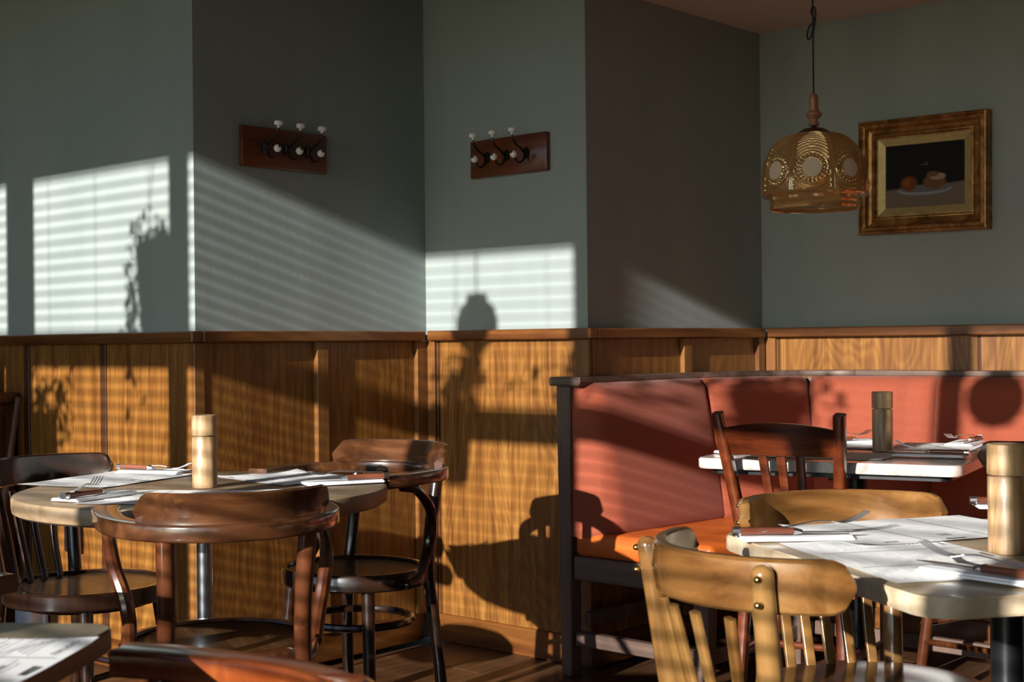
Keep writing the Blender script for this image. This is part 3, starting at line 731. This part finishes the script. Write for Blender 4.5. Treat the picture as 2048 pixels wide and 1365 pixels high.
# carved beading on the outer edge
bm = bmesh.new()
for sx in (-1, 1):
    for k in range(40):
        bmesh.ops.create_icosphere(bm, subdivisions=1, radius=.0032, matrix=Matrix.Translation((sx*(FW/2-.018), -.043, -FH/2+.02+k*(FH-.04)/39)))
for sz in (-1, 1):
    for k in range(48):
        bmesh.ops.create_icosphere(bm, subdivisions=1, radius=.0032, matrix=Matrix.Translation((-FW/2+.02+k*(FW-.04)/47, -.043, sz*(FH/2-.018))))
bd = finish(bm, 'beading', GOLD, pf); bd['kind'] = 'stuff'
def painting_mat():
    m, nt, b = nmat('still_life_canvas'); b.inputs['Roughness'].default_value = .6; b.inputs['Specular IOR Level'].default_value = .15
    tc = N(nt, 'ShaderNodeTexCoord'); sp = N(nt, 'ShaderNodeSeparateXYZ'); nt.links.new(tc.outputs['Generated'], sp.inputs[0])
    U, V = sp.outputs['X'], sp.outputs['Z']
    def mth(op, a, b2=None):
        n = N(nt, 'ShaderNodeMath', operation=op)
        for i, q in enumerate((a, b2)):
            if q is None: continue
            if isinstance(q, (int, float)): n.inputs[i].default_value = q
            else: nt.links.new(q, n.inputs[i])
        return n.outputs[0]
    def ell(cx, cy, rx, ry, soft=.12):
        a = mth('DIVIDE', mth('SUBTRACT', U, cx), rx); c = mth('DIVIDE', mth('SUBTRACT', V, cy), ry)
        d = mth('SQRT', mth('ADD', mth('MULTIPLY', a, a), mth('MULTIPLY', c, c)))
        mr = N(nt, 'ShaderNodeMapRange'); nt.links.new(d, mr.inputs[0]); mr.inputs[1].default_value = 1; mr.inputs[2].default_value = 1-soft
        return mr.outputs[0]
    def mix(f, a, c):
        n = N(nt, 'ShaderNodeMixRGB'); nt.links.new(f, n.inputs[0])
        if isinstance(a, tuple): n.inputs[1].default_value = (*a, 1)
        else: nt.links.new(a, n.inputs[1])
        n.inputs[2].default_value = (*c, 1); return n.outputs[0]
    mr = N(nt, 'ShaderNodeMapRange'); nt.links.new(mth('ADD', V, mth('MULTIPLY', U, -.07)), mr.inputs[0]); mr.inputs[1].default_value = .31; mr.inputs[2].default_value = .27
    c = mix(mr.outputs[0], (.008, .008, .009), (.17, .125, .09))
    c = mix(ell(.50, .66, .07, .012, .5), c, (.10, .10, .07))
    c = mix(ell(.52, .68, .012, .03, .5), c, (.12, .12, .08))
    c = mix(ell(.62, .26, .26, .07, .4), c, (.05, .04, .035))
    c = mix(ell(.50, .265, .36, .085), c, (.26, .27, .30)); c = mix(ell(.50, .285, .33, .060), c, (.13, .13, .14))
    c = mix(ell(.30, .37, .12, .14, .3), c, (.17, .045, .012)); c = mix(ell(.27, .40, .06, .07, .9), c, (.28, .09, .02))
    c = mix(ell(.62, .38, .155, .13, .2), c, (.17, .075, .035)); c = mix(ell(.66, .46, .11, .06, .2), c, (.36, .25, .17))
    c = mix(ell(.60, .50, .09, .05, .3), c, (.16, .075, .035))
    nt.links.new(c, b.inputs['Base Color']); return m
cv = bx('canvas', painting_mat(), pf, -.152, .152, -.009, -.004, -.1145, .1145, smooth=False)

# ------------------------------------------------------------------ pendant lamp over the marble-edged table
lx, ly = plan(.882, 4.06)
lamp = empty('pendant_lamp', (lx, ly, 1.69)); tag(lamp, 'amber pressed-glass pendant lamp with frosted medallions on a knotted black cord', 'lamp')
def glassmat():
    m, nt, b = nmat('amber_pressed_glass')
    b.inputs['Base Color'].default_value = (.70, .44, .18, 1); b.inputs['Roughness'].default_value = .12
    b.inputs['Specular IOR Level'].default_value = .9; b.inputs['Coat Weight'].default_value = 1
    b.inputs['Metallic'].default_value = .6
    tr = N(nt, 'ShaderNodeBsdfTransparent'); tr.inputs[0].default_value = (.92, .74, .48, 1)
    mx = N(nt, 'ShaderNodeMixShader'); mx.inputs[0].default_value = .66
    nt.links.new(tr.outputs[0], mx.inputs[1]); nt.links.new(b.outputs[0], mx.inputs[2])
    nt.links.new(mx.outputs[0], nt.nodes['Material Output'].inputs[0]); return m
GL = glassmat()
FROST = plain('frosted_medallion', (.62, .47, .34), .7)
prof = [(.040, -.002), (.070, -.008), (.096, -.020), (.118, -.040), (.134, -.068), (.143, -.100), (.147, -.130), (.149, -.155), (.150, -.178)]
pp = spline([(r, 0, z) for r, z in prof], 12); NT = 480
MA = [math.radians(-15+45*k) for k in range(8)]   # medallions
cz = -.118
bm = bmesh.new(); rings = []
arc = [0]
for a, b_ in zip(pp, pp[1:]): arc.append(arc[-1]+(b_-a).length)
zc_arc = min(range(len(pp)), key=lambda i: abs(pp[i].z-cz))
for i, p in enumerate(pp):
    r0 = p.x; ring = []
    for k in range(NT):
        th = 2*PI*k/NT; d = ((th-MA[0]) % (PI/4)); d = d-PI/4 if d > PI/8 else d
        xx = d*.146; yy = arc[i]-arc[zc_arc]; dd = math.hypot(xx, yy); h = 0
        edge = (PI/8-abs(d))*r0
        if dd < .0275: h = .001
        elif dd < .0305: h = .0050
        elif dd < .044:
            a = math.atan2(yy, xx); h = .0065*max(0, math.cos(a*22))*max(0, math.sin((dd-.0315)/.0115*PI)) if .0315 < dd < .043 else 0
        elif dd < .0475: h = .0050
        else: h = .0030*math.cos((dd-.0475)/.0095*2*PI)
        if edge < .008 and dd > .0475: h = .0042*abs(math.cos(edge/.008*PI*1.5))+.001
        ring.append(bm.verts.new(((r0+h)*math.cos(th), (r0+h)*math.sin(th), p.z)))
    rings.append(ring)
for a, b_ in zip(rings, rings[1:]):
    for k in range(NT): bm.faces.new((a[k], a[(k+1) % NT], b_[(k+1) % NT], b_[k]))
shade = finish(bm, 'glass_shade', GL, lamp, True, autos=180)
# camera-facing medallion sits at the angle of the viewer, turn accordingly
bm = bmesh.new(); lathe(bm, [(.150, -.178), (.1515, -.183), (.148, -.187), (.130, -.190), (.128, -.197), (.131, -.203), (.128, -.208), (.130, -.218), (.127, -.224), (.124, -.222), (.126, -.212)], 96)
finish(bm, 'glass_rim', GL, lamp)
for a in MA:
    bm = bmesh.new(); rr = .1475
    ptsn = []
    cen = bm.verts.new(((rr+.0022)*math.cos(a), (rr+.0022)*math.sin(a), cz)); last = None; ringv = []
    for k in range(28):
        q = 2*PI*k/28; dx, dz = .0268*math.cos(q), .0268*math.sin(q); rad_ = .1468+.0022-.06*(dz)*.9 if dz > 0 else .1468+.0022+.0009
        rad_ = .1490 - max(0, dz)*.19 + max(0, -dz)*.08
        aa = a+dx/.147; ringv.append(bm.verts.new((rad_*math.cos(aa), rad_*math.sin(aa), cz+dz)))
    for k in range(28): bm.faces.new((cen, ringv[k], ringv[(k+1) % 28]))
    finish(bm, 'medallion', FROST, lamp, True, autos=180)
bm = bmesh.new(); lathe(bm, [(.050, -.006), (.046, .0), (.030, .010), (.012, .014), (.008, .016), (.006, .022), (0, .022)], 40); finish(bm, 'shade_cap', BROWNM, lamp)
bm = bmesh.new(); lathe(bm, [(.0, .020), (.014, .020), (.0155, .024), (.012, .032), (.012, .038), (.018, .044), (.0235, .050), (.0235, .054), (.018, .060), (.013, .064), (.013, .085), (.0135, .095), (.011, .108), (.007, .112), (0, .113)], 32); finish(bm, 'turned_neck', TURN, lamp)
bm = bmesh.new()
kz = .325
tube(bm, [(0, 0, .11), (0, 0, kz-.04), (.001, 0, kz), (0, 0, kz+.05), (0, 0, .60)], .0026, 8); finish(bm, 'cord', CORD, lamp)
bm = bmesh.new()
vx, vy = CA, SA
def kp(u, z, d=0): return (u*vx+d*vy, u*vy-d*vx, z)
tube(bm, spline([kp(0, kz-.045), kp(.008, kz-.018, .004), kp(.012, kz+.0, .004), kp(.010, kz+.028, .002), kp(.002, kz+.040), kp(-.007, kz+.032, -.003), kp(-.006, kz+.020, -.003), kp(.007, kz+.004, .004), kp(.009, kz-.008, .004), kp(-.002, kz-.012, .006), kp(-.012, kz-.022, .004), kp(-.020, kz-.040), kp(-.016, kz-.052), kp(-.007, kz-.046), kp(-.001, kz-.025), kp(.006, kz-.002, -.004)], 7), .0027, 8)
finish(bm, 'cord_knot', CORD, lamp)
lamp.rotation_euler = (0, 0, math.radians(-90+42))

# ------------------------------------------------------------------ sockets, cabinet and odds at the left
s1_ = empty('wall_socket', (-4.415, 2.614, .455)); tag(s1_, 'black double wall socket on the panelling behind the round table', 'socket')
bx('plate', PLASTB, s1_, -.05, .05, -.018, 0, -.085, .085, bev=.006, seg=2)
for zz in (-.04, .04):
    bm = bmesh.new(); lathe(bm, [(.024, 0), (.027, .003), (.027, .006), (.021, .006), (.020, .001), (0, .001)], 24)
    bmesh.ops.rotate(bm, verts=bm.verts, matrix=Matrix.Rotation(PI/2, 3, 'X')); bmesh.ops.translate(bm, verts=bm.verts, vec=(0, -.017, zz)); finish(bm, 'outlet', PLASTB, s1_)
s2_ = empty('junction_box', (-4.66, 2.60, .13)); tag(s2_, 'white plastic socket box low on the wall behind the near-black chair', 'socket')
bx('housing', PLASTW, s2_, -.055, .055, -.06, 0, -.05, .05, bev=.012, seg=3)
bx('back_plate', PLASTW, s2_, -.065, .065, -.008, .01, -.058, .058, bev=.004)
cb = empty('waiter_cabinet', (-5.10, 2.36, 0)); tag(cb, 'dark wooden service cabinet at the left edge against the panelling', 'cabinet')
X1 = .325; DY = .235
bx('body', WOODC, cb, -.30, X1-.02, -.21, DY, .08, .885, bev=.004)
bx('top', RAIL, cb, -.33, X1, -.24, DY+.005, .885, .925, bev=.006)
bx('plinth', WOODC, cb, -.29, X1-.03, -.20, DY, 0, .08, bev=.002)
pn = bx('side_panel', WOODC, cb, X1-.019, X1-.012, -.16, DY-.05, .15, .84, bev=.003)
bx('panel_field', WOODC, pn, X1-.011, X1-.004, -.11, DY-.10, .21, .78, bev=.006)
bx('door', WOODC, cb, -.27, X1-.05, -.225, -.211, .12, .86, bev=.003)
def small_lathe(name, prof, mat, loc, label, cat, n=24):
    t = empty(name, loc); tag(t, label, cat)
    for nm, pr, mt in prof:
        bm = bmesh.new(); lathe(bm, pr, n); finish(bm, nm, mt or mat, t)
small_lathe('pepper_mill', [('body', [(0, 0), (.024, 0), (.024, .02), (.02, .03), (.02, .10), (0, .10)], PLASTB), ('head', [(0, .102), (.021, .102), (.021, .14), (.016, .15), (0, .152)], IRON)], None, (-4.91, 2.50, .9255), 'slim black mill standing on the dark service cabinet', 'pepper mill')
wb = empty('wooden_box', (-4.96, 2.42, .9255)); tag(wb, 'small wooden block holder on the dark service cabinet beside the black mill', 'holder')
bx('block', OAKS, wb, -.035, .035, -.03, .03, 0, .075, bev=.003); bx('lid', OAKS, wb, -.037, .037, -.032, .032, .0755, .085, bev=.003)
rg2 = empty('bottle_opener', (-4.825, 2.53, .9255)); tag(rg2, 'small steel ring-topped opener on the corner of the dark service cabinet', 'opener')
bm = bmesh.new(); tube(bm, [(.016*math.cos(2*PI*k/24), 0, .022+.016*math.sin(2*PI*k/24)) for k in range(25)], .004, 8, cap=False); finish(bm, 'ring', STEEL, rg2)
bm = bmesh.new(); lathe(bm, [(0, 0), (.014, 0), (.014, .006), (0, .006)], 16); finish(bm, 'foot', STEEL, rg2)
st = empty('wooden_pole', (-4.705, 2.40, 0)); tag(st, 'slim greyish wooden pole leaning in the gap beside the service cabinet', 'pole')
bm = bmesh.new(); tube(bm, [(.06, -.02, 0), (-.045, .185, .90)], .011, 12, dome=True); finish(bm, 'stick', BFRAME, st)

# ------------------------------------------------------------------ things near the windows that throw the shadows on the walls
def leaves(bm, pts, size, rnd):
    for p in pts:
        p = Vector(p); a = rnd.uniform(0, 2*PI); tl = rnd.uniform(-1.2, .5); L = size*rnd.uniform(.7, 1.2); wd = L*.34
        d = Vector((math.cos(a)*math.cos(tl), math.sin(a)*math.cos(tl), math.sin(tl))); s = d.cross(Vector((0, 0, 1)))
        s = s.normalized() if s.length > .01 else Vector((1, 0, 0)); nn = d.cross(s)*L*.12
        q = [p, p+d*L*.35+s*wd+nn, p+d*L*.75+s*wd*.7+nn, p+d*L, p+d*L*.75-s*wd*.7+nn, p+d*L*.35-s*wd+nn, p+d*L*.5]
        v = [bm.verts.new(c) for c in q]
        for i in range(6): bm.faces.new((v[6], v[i], v[(i+1) % 6]))
def planter(name, x, y, z, r, h, label, blobs, n=140, size=.05, seed=1, cord=True):
    t = empty(name, (x, y, z)); tag(t, label, 'plant', 'hanging planters by the windows')
    bm = bmesh.new(); lathe(bm, [(0, 0), (r*.72, 0), (r*.98, h*.96), (r, h), (r*.93, h), (r*.85, h*.85), (0, h*.85)], 32); finish(bm, 'pot', CLAY, t)
    rnd = random.Random(seed); pts = []
    for (bx_, by, bz, sx, sy, sz, wgt) in blobs:
        for _ in range(int(n*wgt)): pts.append((bx_+rnd.gauss(0, sx), by+rnd.gauss(0, sy), bz+rnd.gauss(0, sz)))
    bm = bmesh.new(); leaves(bm, pts, size, rnd); f = finish(bm, 'foliage', LEAF, t, False); f['kind'] = 'stuff'
    if cord:
        bm = bmesh.new()
        for k in range(3):
            a = 2*PI*k/3; tube(bm, [(r*math.cos(a), r*math.sin(a), h), (0, 0, h+.45)], .0015, 5)
        tube(bm, [(0, 0, h+.45), (0, 0, ZM-z)], .002, 5); finish(bm, 'hanger', CORD, t)
planter('hanging_planter', -3.545, -.2, 1.90, .135, .30, 'hanging terracotta planter with trailing leaves by the left windows', [(-.14, 0, .10, .035, .05, .13, 1), (-.02, 0, .34, .08, .05, .03, .5), (-.17, 0, -.03, .02, .03, .05, .25)], seed=3)
planter('hanging_planter', -3.06, -.2, 1.65, .085, .25, 'slim hanging planter with spiky leaves by the middle windows', [(0, 0, .33, .04, .04, .06, 1), (.06, 0, .42, .03, .03, .04, .3)], n=90, size=.08, seed=5)
planter('hanging_planter', -2.08, -.15, 1.92, .10, .20, 'hanging planter with bushy leaves by the right windows', [(0, 0, .25, .09, .06, .06, 1), (-.06, 0, .05, .05, .03, .10, .5), (-.35, 0, .12, .12, .03, .05, .6)], n=120, size=.06, seed=8)
tp = empty('tall_plant_stand', (-4.385, -.14, 0)); tag(tp, 'tall closed plant stand with a bushy plant by the left windows', 'plant')
bx('stand', WOODC, tp, -.20, .195, -.12, .12, 0, 1.59, bev=.004)
rnd = random.Random(4); bm = bmesh.new()
leaves(bm, [(rnd.gauss(.06, .10), rnd.gauss(0, .05), 1.62+abs(rnd.gauss(0, .08))) for _ in range(120)]+[(rnd.gauss(.24, .03), rnd.gauss(0, .03), rnd.uniform(1.3, 1.75)) for _ in range(45)], .06, rnd)
f = finish(bm, 'foliage', LEAF, tp, False); f['kind'] = 'stuff'
def globe(x, y, z, r, label, sy=1.0, neck=True):
    t = empty('pendant_lamp', (x, y, z)); tag(t, label, 'lamp', 'pendant lamps along the windows')
    bm = bmesh.new(); pr = [(r*math.sin(PI*k/24), -r*sy*math.cos(PI*k/24)) for k in range(0, 21)]
    pr = [(max(0, a), b_) for a, b_ in pr]; pr.append((r*.46, r*sy*.86)); pr.append((r*.50, r*sy*1.02)); pr.append((r*.40, r*sy*1.08)); pr.append((0, r*sy*1.12))
    lathe(bm, pr, 40); finish(bm, 'shade', BROWNM, t)
    bm = bmesh.new(); tube(bm, [(0, 0, r*sy*1.1), (0, 0, ZM-z)], .004, 6); finish(bm, 'cord', CORD, t)
globe(-2.995, .1, 2.135, .102, 'rounded pendant lamp near the middle windows', 1.0)
globe(-1.36, .1, 2.125, .105, 'rounded pendant lamp near the right windows', 1.0)
